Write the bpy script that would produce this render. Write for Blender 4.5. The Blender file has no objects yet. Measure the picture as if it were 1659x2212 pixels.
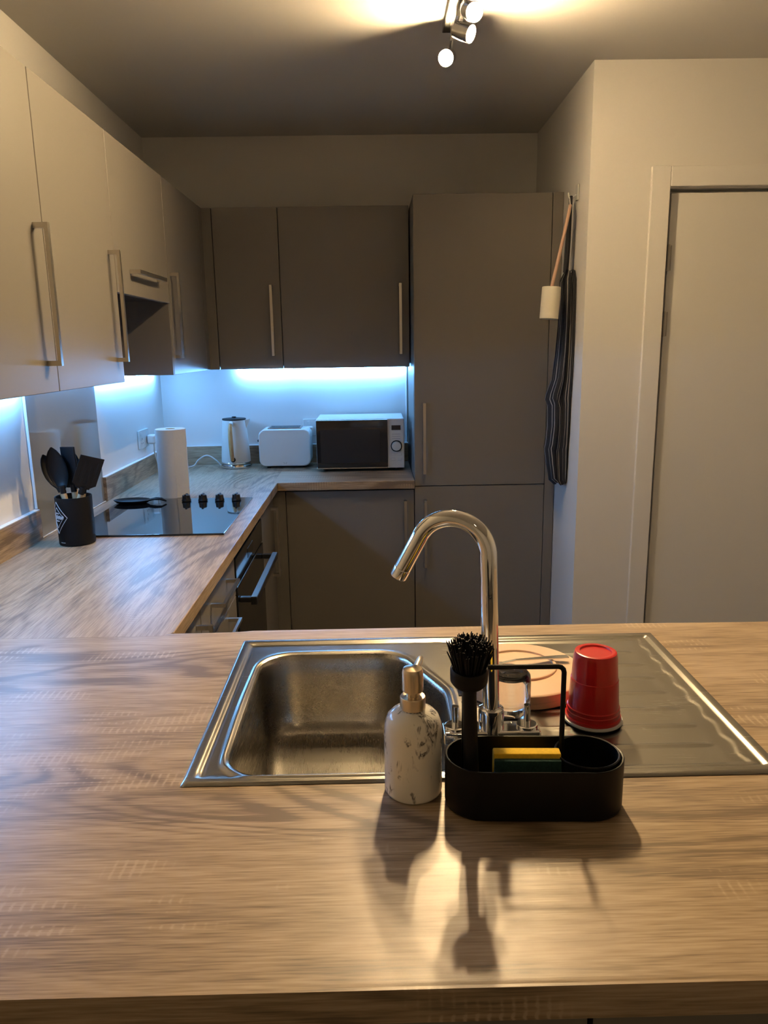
import bpy, bmesh, math, random
from mathutils import Vector, Matrix
random.seed(7)
SC = bpy.context.scene
COL = SC.collection
PI = math.pi

# ------------------------------------------------------------------ camera
cam_d = bpy.data.cameras.new('camera'); cam = bpy.data.objects.new('camera', cam_d); COL.objects.link(cam)
F = Vector((0.01238458, 0.97663492, -0.21454803)); R = Vector((0.99976065, -0.01596413, -0.01495941)); U = Vector((0.01803496, 0.21431141, 0.97659887))
M4 = Matrix.Identity(4)
for i in range(3):
    M4[i][0] = R[i]; M4[i][1] = U[i]; M4[i][2] = -F[i]
M4.translation = Vector((1.0928, -3.9589, 1.5032))
cam.matrix_world = M4
cam_d.sensor_fit = 'VERTICAL'; cam_d.sensor_height = 36.0; cam_d.lens = 1627.13 / 2212 * 36.0
cam_d.clip_start = 0.02
SC.camera = cam
# ------------------------------------------------------------------ world, light levels, exposure
w = bpy.data.worlds.new('world'); SC.world = w; w.use_nodes = True
w.node_tree.nodes['Background'].inputs[0].default_value = (0.5, 0.5, 0.55, 1)
w.node_tree.nodes['Background'].inputs[1].default_value = 0.02
BULB = (1.0, 0.71, 0.375); BULB_W = 3200.0        # warm ceiling spot bulbs
FILL_W = 135.0                                  # unseen spot bar added behind the camera as fill
LED = (0.17, 0.47, 1.0); LED_W = 16.0            # cold under-cabinet bars
SC.view_settings.view_transform = 'Standard'; SC.view_settings.look = 'None'
SC.cycles.use_adaptive_sampling = True; SC.cycles.adaptive_threshold = 0.06; SC.cycles.use_light_tree = False; SC.cycles.max_bounces = 7; SC.cycles.diffuse_bounces = 3; SC.cycles.glossy_bounces = 3; SC.cycles.transmission_bounces = 8; SC.cycles.caustics_reflective = False; SC.cycles.caustics_refractive = False
SC.view_settings.exposure = 0.15; SC.view_settings.gamma = 1.0; SC.view_settings.use_curve_mapping = False

# ------------------------------------------------------------------ materials
def new_mat(name):
    m = bpy.data.materials.new(name); m.use_nodes = True
    return m, m.node_tree.nodes, m.node_tree.links, m.node_tree.nodes['Principled BSDF']
def mat(name, col, rough=0.5, metal=0.0, noise=0.0, nscale=30.0, bump=0.0, coat=0.0, trans=0.0, ior=1.45, spec=0.5, rvar=0.0):
    m, N, L, b = new_mat(name)
    b.inputs['Base Color'].default_value = (*col, 1); b.inputs['Roughness'].default_value = rough
    b.inputs['Metallic'].default_value = metal; b.inputs['Coat Weight'].default_value = coat
    b.inputs['Transmission Weight'].default_value = trans; b.inputs['IOR'].default_value = ior; b.inputs['Specular IOR Level'].default_value = spec
    if noise or bump or rvar:
        tc = N.new('ShaderNodeTexCoord'); nz = N.new('ShaderNodeTexNoise'); nz.inputs['Scale'].default_value = nscale; nz.inputs['Detail'].default_value = 5
        L.new(tc.outputs['Object'], nz.inputs['Vector'])
        if noise:
            mx = N.new('ShaderNodeMix'); mx.data_type = 'RGBA'
            mx.inputs[6].default_value = (*[c * (1 - noise) for c in col], 1); mx.inputs[7].default_value = (*[min(1, c * (1 + noise)) for c in col], 1)
            L.new(nz.outputs['Fac'], mx.inputs[0]); L.new(mx.outputs[2], b.inputs['Base Color'])
        if rvar:
            mr = N.new('ShaderNodeMapRange'); mr.inputs['To Min'].default_value = rough - rvar; mr.inputs['To Max'].default_value = rough + rvar
            L.new(nz.outputs['Fac'], mr.inputs['Value']); L.new(mr.outputs[0], b.inputs['Roughness'])
        if bump:
            bp = N.new('ShaderNodeBump'); bp.inputs['Strength'].default_value = bump; bp.inputs['Distance'].default_value = 0.001
            L.new(nz.outputs['Fac'], bp.inputs['Height']); L.new(bp.outputs[0], b.inputs['Normal'])
    return m
def emis(name, col, strength):
    m, N, L, b = new_mat(name)
    b.inputs['Base Color'].default_value = (*col, 1)
    b.inputs['Emission Color'].default_value = (*col, 1); b.inputs['Emission Strength'].default_value = strength
    return m
def wood(name, along='X', dark=(.17, .120, .078), mid=(.335, .243, .157), light=(.45, .343, .236), rough=0.36, ticks=True, offs=(0, 0, 0), grain=1.0):
    m, N, L, b = new_mat(name)
    tc = N.new('ShaderNodeTexCoord')
    sx = (1, 1, 1)
    def noise(scale_long, scale_cross, detail=5, rgh=.55, dist=0.0, off=0.0):
        mp = N.new('ShaderNodeMapping')
        sc = [scale_cross] * 3; sc['XYZ'.index(along)] = scale_long
        mp.inputs['Scale'].default_value = sc; mp.inputs['Location'].default_value = [offs[0] + off, offs[1] + off * .7, offs[2] + off * .3]
        nz = N.new('ShaderNodeTexNoise'); nz.inputs['Scale'].default_value = 1; nz.inputs['Detail'].default_value = detail
        nz.inputs['Roughness'].default_value = rgh; nz.inputs['Distortion'].default_value = dist
        L.new(tc.outputs['Object'], mp.inputs['Vector']); L.new(mp.outputs[0], nz.inputs['Vector'])
        return nz.outputs['Fac']
    def math_(op, a, c, cl=False):
        k = N.new('ShaderNodeMath'); k.operation = op; k.use_clamp = cl
        for i, v in enumerate((a, c)):
            if isinstance(v, (int, float)): k.inputs[i].default_value = v
            else: L.new(v, k.inputs[i])
        return k.outputs[0]
    big = noise(1.3, 11, 3, .55, .5)                       # broad tone bands
    fib = noise(14, 300 * grain, 2, .6, .0, 3.1)         # fine pores
    med = noise(3.2, 52 * grain, 4, .66, .35, 7.7)      # streaks
    fld = noise(.95, 4.2, 2, .35, .55, 5.3)              # growth rings: contour lines of a stretched field
    ring = math_('POWER', math_('ADD', math_('MULTIPLY', math_('SINE', math_('MULTIPLY', fld, 105.0), 0.0), .5), .5), 2.2)
    rmask = math_('MULTIPLY', math_('SUBTRACT', noise(1.6, 4.5, 1, .5, 0, 11.0), .46, True), 5.0, True)
    v = math_('ADD', math_('MULTIPLY', big, .46), math_('MULTIPLY', med, .48))
    v = math_('ADD', v, math_('MULTIPLY', fib, .72))
    v = math_('SUBTRACT', v, math_('MULTIPLY', math_('MULTIPLY', ring, rmask), .30))
    if ticks:                                           # pale saw marks across the grain, in patches
        sp = N.new('ShaderNodeSeparateXYZ'); L.new(tc.outputs['Object'], sp.inputs[0])
        ax = sp.outputs['XYZ'.index(along)]
        ph = math_('ADD', math_('MULTIPLY', ax, 2 * PI / 0.0115), math_('MULTIPLY', med, 5.0))
        ln = math_('POWER', math_('ADD', math_('MULTIPLY', math_('SINE', ph, 0), .5), .5), 5.0)
        patch = math_('MULTIPLY', math_('SUBTRACT', noise(6, 9, 1, .5, 0, 21.0), .585, True), 9.0, True)
        brk = math_('MULTIPLY', math_('SUBTRACT', med, .44, True), 6.0, True)
        v = math_('ADD', v, math_('MULTIPLY', math_('MULTIPLY', ln, patch), math_('MULTIPLY', brk, .42)))
    cr = N.new('ShaderNodeValToRGB'); e = cr.color_ramp.elements
    e[0].position = .62; e[0].color = (*dark, 1); e[1].position = 1.0; e[1].color = (*light, 1)
    k = cr.color_ramp.elements.new(.81); k.color = (*mid, 1)
    L.new(v, cr.inputs['Fac']); L.new(cr.outputs[0], b.inputs['Base Color'])
    b.inputs['Roughness'].default_value = rough
    bp = N.new('ShaderNodeBump'); bp.inputs['Strength'].default_value = .12; bp.inputs['Distance'].default_value = .0006
    L.new(v, bp.inputs['Height']); L.new(bp.outputs[0], b.inputs['Normal'])
    return m
def steel(name, col=(.56, .54, .50), rough=.27, along='X', aniso=.5):
    m, N, L, b = new_mat(name)
    b.inputs['Base Color'].default_value = (*col, 1); b.inputs['Metallic'].default_value = 1; b.inputs['Roughness'].default_value = rough
    tc = N.new('ShaderNodeTexCoord'); mp = N.new('ShaderNodeMapping'); sc = [900, 900, 900]; sc['XYZ'.index(along)] = 25
    mp.inputs['Scale'].default_value = sc
    nz = N.new('ShaderNodeTexNoise'); nz.inputs['Scale'].default_value = 1; nz.inputs['Detail'].default_value = 3
    L.new(tc.outputs['Object'], mp.inputs[0]); L.new(mp.outputs[0], nz.inputs['Vector'])
    n2 = N.new('ShaderNodeTexNoise'); n2.inputs['Scale'].default_value = 9; n2.inputs['Detail'].default_value = 3; L.new(tc.outputs['Object'], n2.inputs['Vector'])
    ad = N.new('ShaderNodeMath'); ad.operation = 'ADD'; L.new(nz.outputs['Fac'], ad.inputs[0]); L.new(n2.outputs['Fac'], ad.inputs[1])
    mr = N.new('ShaderNodeMapRange'); mr.inputs['From Min'].default_value = .5; mr.inputs['From Max'].default_value = 1.5
    mr.inputs['To Min'].default_value = rough - .05; mr.inputs['To Max'].default_value = rough + .06
    L.new(ad.outputs[0], mr.inputs['Value']); L.new(mr.outputs[0], b.inputs['Roughness'])
    bp = N.new('ShaderNodeBump'); bp.inputs['Strength'].default_value = .10; bp.inputs['Distance'].default_value = .0003
    L.new(nz.outputs['Fac'], bp.inputs['Height']); L.new(bp.outputs[0], b.inputs['Normal'])
    return m
def marble(name):
    m, N, L, b = new_mat(name)
    tc = N.new('ShaderNodeTexCoord'); mp = N.new('ShaderNodeMapping'); mp.inputs['Scale'].default_value = (38, 38, 20); mp.inputs['Location'].default_value = (3.4, 1.2, 7.3)
    L.new(tc.outputs['Object'], mp.inputs[0])
    a = N.new('ShaderNodeTexNoise'); a.inputs['Scale'].default_value = 1; a.inputs['Detail'].default_value = 3; a.inputs['Distortion'].default_value = 1.6; L.new(mp.outputs[0], a.inputs['Vector'])
    c = N.new('ShaderNodeTexNoise'); c.inputs['Scale'].default_value = 2.6; c.inputs['Detail'].default_value = 4; c.inputs['Distortion'].default_value = 2.5; L.new(mp.outputs[0], c.inputs['Vector'])
    r1 = N.new('ShaderNodeValToRGB'); r1.color_ramp.elements[0].position = .545; r1.color_ramp.elements[1].position = .64; L.new(a.outputs['Fac'], r1.inputs[0])
    r2 = N.new('ShaderNodeValToRGB'); r2.color_ramp.elements[0].position = .42; r2.color_ramp.elements[1].position = .60; L.new(c.outputs['Fac'], r2.inputs[0])
    mu = N.new('ShaderNodeMath'); mu.operation = 'MULTIPLY'; L.new(r1.outputs[0], mu.inputs[0]); L.new(r2.outputs[0], mu.inputs[1])
    mx = N.new('ShaderNodeMix'); mx.data_type = 'RGBA'; mx.inputs[6].default_value = (.80, .77, .71, 1); mx.inputs[7].default_value = (.10, .09, .085, 1)
    L.new(mu.outputs[0], mx.inputs[0]); L.new(mx.outputs[2], b.inputs['Base Color'])
    b.inputs['Roughness'].default_value = .22; b.inputs['Coat Weight'].default_value = .3
    return m
def striped(name):
    m, N, L, b = new_mat(name)
    tc = N.new('ShaderNodeTexCoord'); sp = N.new('ShaderNodeSeparateXYZ'); L.new(tc.outputs['UV'], sp.inputs[0])
    mu = N.new('ShaderNodeMath'); mu.operation = 'MULTIPLY'; mu.inputs[1].default_value = 15.0; L.new(sp.outputs[0], mu.inputs[0])
    fr = N.new('ShaderNodeMath'); fr.operation = 'FRACT'; L.new(mu.outputs[0], fr.inputs[0])
    gt = N.new('ShaderNodeMath'); gt.operation = 'GREATER_THAN'; gt.inputs[1].default_value = .88; L.new(fr.outputs[0], gt.inputs[0])
    mx = N.new('ShaderNodeMix'); mx.data_type = 'RGBA'; mx.inputs[6].default_value = (.012, .013, .018, 1); mx.inputs[7].default_value = (.38, .37, .36, 1)
    L.new(gt.outputs[0], mx.inputs[0]); L.new(mx.outputs[2], b.inputs['Base Color']); b.inputs['Roughness'].default_value = .9
    return m

M = dict(
    wall=mat('wall_paint', (.72, .70, .67), .75),
    ceil=mat('ceiling_paint', (.70, .68, .65), .85),
    floor=wood('floor_laminate', 'Y', (.07, .058, .048), (.12, .10, .085), (.16, .14, .12), .45, False),
    doorw=mat('door_paint', (.70, .68, .64), .45, noise=.015, nscale=5),
    trim=mat('trim_paint', (.74, .72, .69), .4),
    cab=mat('greige_laminate', (.185, .169, .152), .42, noise=.025, nscale=7, rvar=.03),
    cabin=mat('greige_carcass', (.15, .138, .126), .5),
    gap=mat('dark_recess', (.03, .028, .026), .8),
    wtx=wood('oak_laminate_across', 'X'),
    wty=wood('oak_laminate_along', 'Y', offs=(1.7, 2.9, 0.4)),
    upx=wood('oak_upstand_across', 'X', offs=(4.1, .3, 1.9)),
    upy=wood('oak_upstand_along', 'Y', offs=(.6, 6.1, 2.2)),
    seal=mat('white_sealant', (.8, .8, .8), .35),
    hinge=mat('dull_hinge_steel', (.35, .33, .30), .35, 1.0),
    handle=steel('brushed_nickel', (.62, .59, .54), .3, 'Z'),
    glassp=mat('grey_splash_glass', (.22, .228, .235), .06, coat=.6),
    steelx=steel('stainless_sink', (.42, .40, .36), .24, 'X'),
    steelb=steel('stainless_bowl', (.40, .375, .33), .27, 'Y'),
    chrome=mat('chrome', (.80, .80, .80), .05, 1.0),
    chrome2=mat('satin_chrome', (.62, .62, .62), .2, 1.0),
    blackgloss=mat('black_ceramic_glass', (.006, .007, .009), .035, coat=.5),
    blackmat=mat('black_matt_plastic', (.005, .005, .006), .5, spec=.28),
    blackholder=mat('black_soft_touch', (.003, .003, .003), .42, spec=.25),
    blacksil=mat('black_silicone', (.005, .0055, .007), .42, spec=.35),
    knob=mat('black_knob', (.012, .012, .014), .35),
    ovenb=mat('oven_black_glass', (.010, .011, .013), .08, coat=.4),
    ovenp=mat('oven_dark_panel', (.016, .017, .02), .3),
    white=mat('white_plastic', (.58, .58, .565), .3, coat=.15),
    whitem=mat('white_enamel', (.56, .555, .53), .35, coat=.1),
    paper=mat('kitchen_paper', (.62, .615, .60), .95, noise=.03, nscale=80, bump=.5),
    card=mat('cardboard_core', (.42, .33, .24), .9),
    bamboo=wood('pale_utensil_wood', 'Z', (.42, .27, .14), (.60, .43, .26), (.68, .52, .34), .5, False),
    kwood=wood('kettle_handle_wood', 'Z', (.30, .16, .06), (.46, .27, .11), (.55, .34, .15), .45, False),
    red=mat('red_plastic', (.55, .010, .012), .28, coat=.3),
    peach=mat('peach_glazed_plate', (.86, .62, .43), .28, coat=.3),
    glass=mat('clear_glass', (.97, .98, .98), .01, trans=1.0, ior=1.48),
    sponge=mat('yellow_sponge', (.78, .50, .03), .9, noise=.2, nscale=250, bump=1.0),
    scour=mat('green_scourer', (.012, .045, .040), .95, noise=.5, nscale=300, bump=1.0),
    soap=marble('marbled_ceramic'),
    gold=mat('champagne_metal', (.70, .585, .43), .30, 1.0),
    printw=mat('white_print', (.65, .65, .65), .6),
    apron=striped('pinstripe_cloth'),
    strap=mat('dark_strap', (.03, .03, .035), .9),
    pink=mat('pink_handle', (.55, .36, .27), .5),
    roller=mat('cream_roll', (.70, .66, .55), .8, noise=.04, nscale=40),
    disp=mat('display_dark', (.015, .016, .018), .15),
    grey=mat('grey_print', (.33, .33, .33), .5),
    bulb=emis('warm_bulb', BULB, BULB_W), fill_bulb=emis('warm_bulb_fill', BULB, FILL_W),
    led=emis('cold_led', LED, LED_W * 5),
)
M['mwdoor'] = mat('microwave_door_glass', (.010, .011, .013), .10, coat=.3)
M['mwwin'] = mat('microwave_window', (.020, .021, .024), .2)

# ------------------------------------------------------------------ mesh helpers
def nb(): return bmesh.new()
def box(bm, x0, x1, y0, y1, z0, z1, bev=0.0, seg=2):
    r = bmesh.ops.create_cube(bm, size=1.0); vs = r['verts']
    for v in vs:
        v.co = Vector(((x0 + x1) / 2 + v.co.x * (x1 - x0), (y0 + y1) / 2 + v.co.y * (y1 - y0), (z0 + z1) / 2 + v.co.z * (z1 - z0)))
    if bev:
        es = list({e for v in vs for e in v.link_edges})
        bmesh.ops.bevel(bm, geom=es, offset=bev, segments=seg, profile=.5, affect='EDGES')
    return bm
def lathe(bm, prof, c=(0, 0, 0), n=40, cap=True, sx=1.0, sy=1.0, mtx=None):
    rings = []
    T = mtx or Matrix.Translation(c)
    for r, z in prof:
        if r < 1e-6: rings.append([bm.verts.new(T @ Vector((0, 0, z)))])
        else: rings.append([bm.verts.new(T @ Vector((r * math.cos(2 * PI * k / n) * sx, r * math.sin(2 * PI * k / n) * sy, z))) for k in range(n)])
    for a, b_ in zip(rings, rings[1:]):
        if len(a) == 1 and len(b_) == 1: continue
        for k in range(n):
            k2 = (k + 1) % n
            if len(a) == 1: bm.faces.new((a[0], b_[k2], b_[k]))
            elif len(b_) == 1: bm.faces.new((a[k], a[k2], b_[0]))
            else: bm.faces.new((a[k], a[k2], b_[k2], b_[k]))
    if cap:
        for rg, fl in ((rings[0], True), (rings[-1], False)):
            if len(rg) > 1: bm.faces.new(list(reversed(rg)) if fl else rg)
    return bm
def tube(bm, pts, rad, n=12, cap=True, closed=False):
    pts = [Vector(p) for p in pts]; rads = rad if isinstance(rad, (list, tuple)) else [rad] * len(pts)
    m = len(pts); tang = []
    for i in range(m):
        a = pts[(i - 1) % m] if (closed or i > 0) else pts[i]; b_ = pts[(i + 1) % m] if (closed or i < m - 1) else pts[i]
        tang.append((b_ - a).normalized())
    up = Vector((0, 0, 1)) if abs(tang[0].z) < .9 else Vector((1, 0, 0))
    nrm = (up - tang[0] * up.dot(tang[0])).normalized(); rings = []
    for i in range(m):
        nrm = (nrm - tang[i] * nrm.dot(tang[i])).normalized(); bi = tang[i].cross(nrm)
        rings.append([bm.verts.new(pts[i] + (nrm * math.cos(2 * PI * k / n) + bi * math.sin(2 * PI * k / n)) * rads[i]) for k in range(n)])
    for i in range(m if closed else m - 1):
        a, b_ = rings[i], rings[(i + 1) % m]
        for k in range(n): bm.faces.new((a[k], a[(k + 1) % n], b_[(k + 1) % n], b_[k]))
    if cap and not closed: bm.faces.new(list(reversed(rings[0]))); bm.faces.new(rings[-1])
    return bm
def prism(bm, poly, z0, z1, bev=0.0, seg=2):
    """vertical prism of a polygon given counter-clockwise in xy"""
    b0 = [bm.verts.new((x, y, z0)) for x, y in poly]; t0 = [bm.verts.new((x, y, z1)) for x, y in poly]; n = len(poly)
    bm.faces.new(list(reversed(b0))); bm.faces.new(t0)
    for k in range(n): bm.faces.new((b0[k], b0[(k + 1) % n], t0[(k + 1) % n], t0[k]))
    if bev:
        es = [e for e in bm.edges if (e.verts[0] in t0 and e.verts[1] in t0) or (e.verts[0] in b0 and e.verts[1] in b0)]
        bmesh.ops.bevel(bm, geom=es, offset=bev, segments=seg, profile=.5, affect='EDGES')
    return bm
def stadium(x0, x1, yc, r, n=14):
    p = [(x1 - r + r * math.cos(a), yc + r * math.sin(a)) for a in [-PI / 2 + PI * k / n for k in range(n + 1)]]
    p += [(x0 + r + r * math.cos(a), yc + r * math.sin(a)) for a in [PI / 2 + PI * k / n for k in range(n + 1)]]
    return p
def rrect(x0, x1, y0, y1, r, n=6):
    p = []
    for cx, cy, a0 in ((x1 - r, y0 + r, -PI / 2), (x1 - r, y1 - r, 0), (x0 + r, y1 - r, PI / 2), (x0 + r, y0 + r, PI)):
        p += [(cx + r * math.cos(a0 + PI / 2 * k / n), cy + r * math.sin(a0 + PI / 2 * k / n)) for k in range(n + 1)]
    return p
def xform(bm, mtx):
    bmesh.ops.transform(bm, matrix=mtx, verts=bm.verts); return bm
def rotz_about(bm, a, c): return xform(bm, Matrix.Translation(c) @ Matrix.Rotation(a, 4, 'Z') @ Matrix.Translation(-Vector(c)))
BASE = {}
def obj(name, bm, m, parent=None, smooth=False, label=None):
    """one mesh object; geometry given in world coordinates, stored relative to its thing's base"""
    org = BASE.get(parent.name, Vector((0, 0, 0))) if parent else Vector((0, 0, 0))
    bmesh.ops.recalc_face_normals(bm, faces=bm.faces)
    me = bpy.data.meshes.new(name)
    if org.length > 0: bmesh.ops.translate(bm, vec=-org, verts=bm.verts)
    bm.to_mesh(me); bm.free()
    o = bpy.data.objects.new(name, me); COL.objects.link(o); me.materials.append(m if not isinstance(m, str) else M[m])
    if smooth:
        me.polygons.foreach_set('use_smooth', [True] * len(me.polygons))
        try: me.set_sharp_from_angle(angle=math.radians(38))
        except Exception: pass
        wn = o.modifiers.new('weighted_normals', 'WEIGHTED_NORMAL'); wn.keep_sharp = True
    if parent: o.parent = parent; BASE[o.name] = org
    if label: o['label'] = label
    return o
def thing(name, label, cat, loc=(0, 0, 0), group=None):
    o = bpy.data.objects.new(name, None); COL.objects.link(o); o.location = loc; o.empty_display_size = .05
    o['label'] = label; o['category'] = cat; BASE[o.name] = Vector(loc)
    if group: o['group'] = group
    return o
def tag(o, label, cat, group=None):
    o['label'] = label; o['category'] = cat
    if group: o['group'] = group
    return o
def struct(name, bm, m, label, cat):
    o = obj(name, bm, m); o['kind'] = 'structure'; o['label'] = label; o['category'] = cat; return o

# ------------------------------------------------------------------ room shell
ZC = 2.506; XR = 1.919; YD = -0.955; XE = 3.6; YR = -6.6; T = .1
struct('floor', box(nb(), -T, XE + T, YR - T, T, -.05, 0), 'floor', 'grey-brown laminate floor hidden behind the peninsula', 'floor')
struct('ceiling', box(nb(), -T, XE + T, YR - T, T, ZC, ZC + .05), 'ceil', 'plain white painted ceiling above the kitchen', 'ceiling')
struct('wall_left', box(nb(), -T, 0, YR, T, 0, ZC), 'wall', 'white painted wall behind the hob and left cabinets', 'wall')
struct('wall_back', box(nb(), 0, XR, 0, T, 0, ZC), 'wall', 'white painted wall behind kettle, toaster and microwave', 'wall')
struct('wall_right', box(nb(), XR, XR + .2, YD + .012, T, 0, ZC), 'wall', 'short white side wall where the striped apron hangs', 'wall')
DX0, DX1, DZ = 2.2255, 2.995, 2.065
bm = nb(); box(bm, XR, DX0 - .03, YD, YD + .012, 0, ZC); box(bm, DX0 - .03, DX1 + .03, YD, YD + .012, DZ + .03, ZC); box(bm, DX1 + .03, XE, YD, YD + .012, 0, ZC)
box(bm, XR + .2, DX0 - .03, YD + .012, YD + .11, 0, ZC); box(bm, DX0 - .03, DX1 + .03, YD + .012, YD + .11, DZ + .03, ZC); box(bm, DX1 + .03, XE, YD + .012, YD + .11, 0, ZC)
struct('wall_front', bm, 'wall', 'white painted wall around the plain door', 'wall')
struct('wall_end', box(nb(), XE, XE + T, YR, YD + .11, 0, ZC), 'wall', 'white painted end wall out of view on the right', 'wall')
struct('wall_rear', box(nb(), 0, XE, YR - T, YR, 0, ZC), 'wall', 'white painted wall out of view behind the camera', 'wall')
# door and its frame
d = bpy.data.objects.new('door_1', None); COL.objects.link(d); d.location = (DX0, YD, 0); BASE['door_1'] = Vector((DX0, YD, 0))
d['kind'] = 'structure'; d['label'] = 'plain cream flush door in a white frame, right of the kitchen'; d['category'] = 'door'
obj('door_leaf', box(nb(), DX0 + .0095, DX1 - .003, YD + .012, YD + .052, .006, DZ - .012, .0015, 1), 'doorw', d)
bm = nb(); box(bm, DX0 - .028, DX0 - .001, YD + .001, YD + .11, 0, DZ + .028); box(bm, DX1 + .001, DX1 + .028, YD + .001, YD + .11, 0, DZ + .028); box(bm, DX0 - .001, DX1 + .001, YD + .001, YD + .11, DZ + .001, DZ + .028)
box(bm, DX0 - .001, DX0 + .014, YD + .056, YD + .11, 0, DZ); box(bm, DX0, DX1, YD + .056, YD + .11, DZ - .016, DZ + .001)
obj('door_lining', bm, 'trim', d)
AW = .072
for nm, p in (('architrave', (DX0 - .006 - AW, DX0 - .006, 0, DZ + .006 + AW)), ('architrave', (DX1 + .006, DX1 + .006 + AW, 0, DZ + .006 + AW)), ('architrave', (DX0 - .006, DX1 + .006, DZ + .006, DZ + .006 + AW))):
    obj(nm, box(nb(), p[0], p[1], YD - .016, YD, p[2], p[3], .003, 2), 'trim', d)
for z in (1.818, 1.572, .25):
    h = nb(); tube(h, [(DX0 + .006, YD - .001, z - .048), (DX0 + .006, YD - .001, z + .048)], .0065, 10)
    box(h, DX0 + .003, DX0 + .022, YD + .0085, YD + .0118, z - .046, z + .046)
    for k in (-.017, .017): lathe(h, [(.0072, -.001), (.0072, .001)], (DX0 + .006, YD - .001, z + k), 10)
    obj('hinge', h, 'hinge', d, True)
bm = nb(); lathe(bm, [(.026, 0), (.026, .008)], n=24, mtx=Matrix.Translation((DX1 - .06, YD + .012, 1.0)) @ Matrix.Rotation(PI / 2, 4, 'X'))
tube(bm, [(DX1 - .06, YD + .01, 1.0), (DX1 - .06, YD - .035, 1.0), (DX1 - .075, YD - .045, 1.0), (DX1 - .18, YD - .045, 1.0)], .009, 10)
obj('lever_handle', bm, 'chrome2', d, True)
bb = nb(); box(bb, XR + .001, DX0 - .006 - AW, YD - .014, YD, 0, .1, .002, 1)
struct('baseboard_front', bb, 'trim', 'low white skirting beside the door frame', 'skirting')

# ------------------------------------------------------------------ cabinets
def bar_handle(bm, a, b_, n, w=.012, proj=.034, t=.009):
    """flat D handle: bar from a to b (points on the door face), standing off along n"""
    a, b_, n = Vector(a), Vector(b_), Vector(n); ax = (b_ - a).normalized(); s = ax.cross(n)
    def cub(c, ex, ey, ez):
        vs = [bm.verts.new(c + ax * (i * ex) + s * (j * ey) + n * (k * ez)) for i in (-1, 1) for j in (-1, 1) for k in (-1, 1)]
        for f in ((0, 1, 3, 2), (4, 6, 7, 5), (0, 4, 5, 1), (2, 3, 7, 6), (0, 2, 6, 4), (1, 5, 7, 3)): bm.faces.new([vs[i] for i in f])
    L_ = (b_ - a).length
    cub((a + b_) / 2 + n * (proj - t / 2), L_ / 2, w / 2, t / 2)
    for p, sg in ((a, 1), (b_, -1)): cub(p + ax * sg * .006 + n * ((proj - t) / 2), .006, w / 2, (proj - t) / 2)
    return bm
ZB, ZT = 1.408, 2.129
XF = .329; YF = -.316
def left_unit(name, label, y0, y1, doors, z0=ZB, z1=ZT, body=True):
    t = thing(name, label, 'cabinet', (0, (y0 + y1) / 2, z0))
    if body: obj('carcass', box(nb(), .002, XF - .021, y0 + .001, y1 - .001, z0 + .012, z1), 'cabin', t)
    for (a, b_, zz0, zz1, h) in doors:
        dd = obj('door', box(nb(), XF - .019, XF, a + .0015, b_ - .0015, zz0, zz1, .0012, 1), 'cab', t)
        if h[0] == 'v': obj('handle', bar_handle(nb(), (XF, h[1], h[2]), (XF, h[1], h[3]), (1, 0, 0)), 'handle', dd)
        if h[0] == 'h': obj('handle', bar_handle(nb(), (XF, h[1], h[3]), (XF, h[2], h[3]), (1, 0, 0)), 'handle', dd)
    return t
left_unit('wall_cabinet', 'greige two-door wall cabinet nearest the camera, left wall', -2.585, -1.585,
          [(-2.585, -2.085, ZB, ZT, ('v', -2.135, 1.470, 1.790)), (-2.085, -1.585, ZB, ZT, ('v', -1.636, 1.470, 1.790))])
t = left_unit('extractor_cabinet', 'greige cabinet with horizontal handle and open hood recess over the hob', -1.585, -.985,
              [(-1.585, -.985, 1.675, ZT, ('h', -1.445, -1.125, 1.748))], body=False)
bm = nb(); box(bm, .002, XF - .021, -1.584, -1.566, ZB, ZT); obj('side_panel', bm, 'cabin', t)
bm = nb(); box(bm, .002, XF, -1.004, -.986, ZB, 1.673); box(bm, .002, XF - .021, -1.004, -.986, 1.673, ZT); obj('side_panel', bm, 'cabin', t)
bm = nb(); box(bm, .002, .018, -1.565, -1.005, ZB, ZT); obj('back_panel', bm, 'cabin', t)
bm = nb(); box(bm, .02, XF - .023, -1.565, -1.005, 1.69, 1.76, .002, 1); box(bm, .03, XF - .04, -1.54, -1.03, 1.68, 1.69, .001, 1); obj('extractor_hood', bm, 'chrome2', t)
left_unit('wall_cabinet', 'greige single-door wall cabinet in the corner beyond the hood recess', -.985, -.385,
          [(-.985, -.385, ZB, ZT, ('v', -.945, 1.470, 1.790))])
bm = nb(); box(bm, XF - .019, XF, -.3835, YF + .001, ZB, ZT); box(bm, XF, .3715, YF, YF + .019, ZB, ZT); box(bm, .002, XF - .02, -.384, -.002, ZB + .012, ZT - .002)
tag(obj('corner_filler', bm, 'cab'), 'greige filler post in the corner between left and back wall cabinets', 'filler panel')
def back_unit(name, label, x0, x1, hx):
    t = thing(name, label, 'cabinet', ((x0 + x1) / 2, 0, ZB))
    obj('carcass', box(nb(), x0 + .001, x1 - .001, YF + .021, -.002, ZB + .012, ZT), 'cabin', t)
    dd = obj('door', box(nb(), x0 + .0015, x1 - .0015, YF, YF + .019, ZB, ZT, .0012, 1), 'cab', t)
    obj('handle', bar_handle(nb(), (hx, YF, 1.468), (hx, YF, 1.788), (0, -1, 0)), 'handle', dd)
back_unit('wall_cabinet', 'narrow greige wall cabinet above the kettle', .3735, .6735, .632)
back_unit('wall_cabinet', 'wide greige wall cabinet above the microwave', .6735, 1.2725, 1.230)
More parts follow.
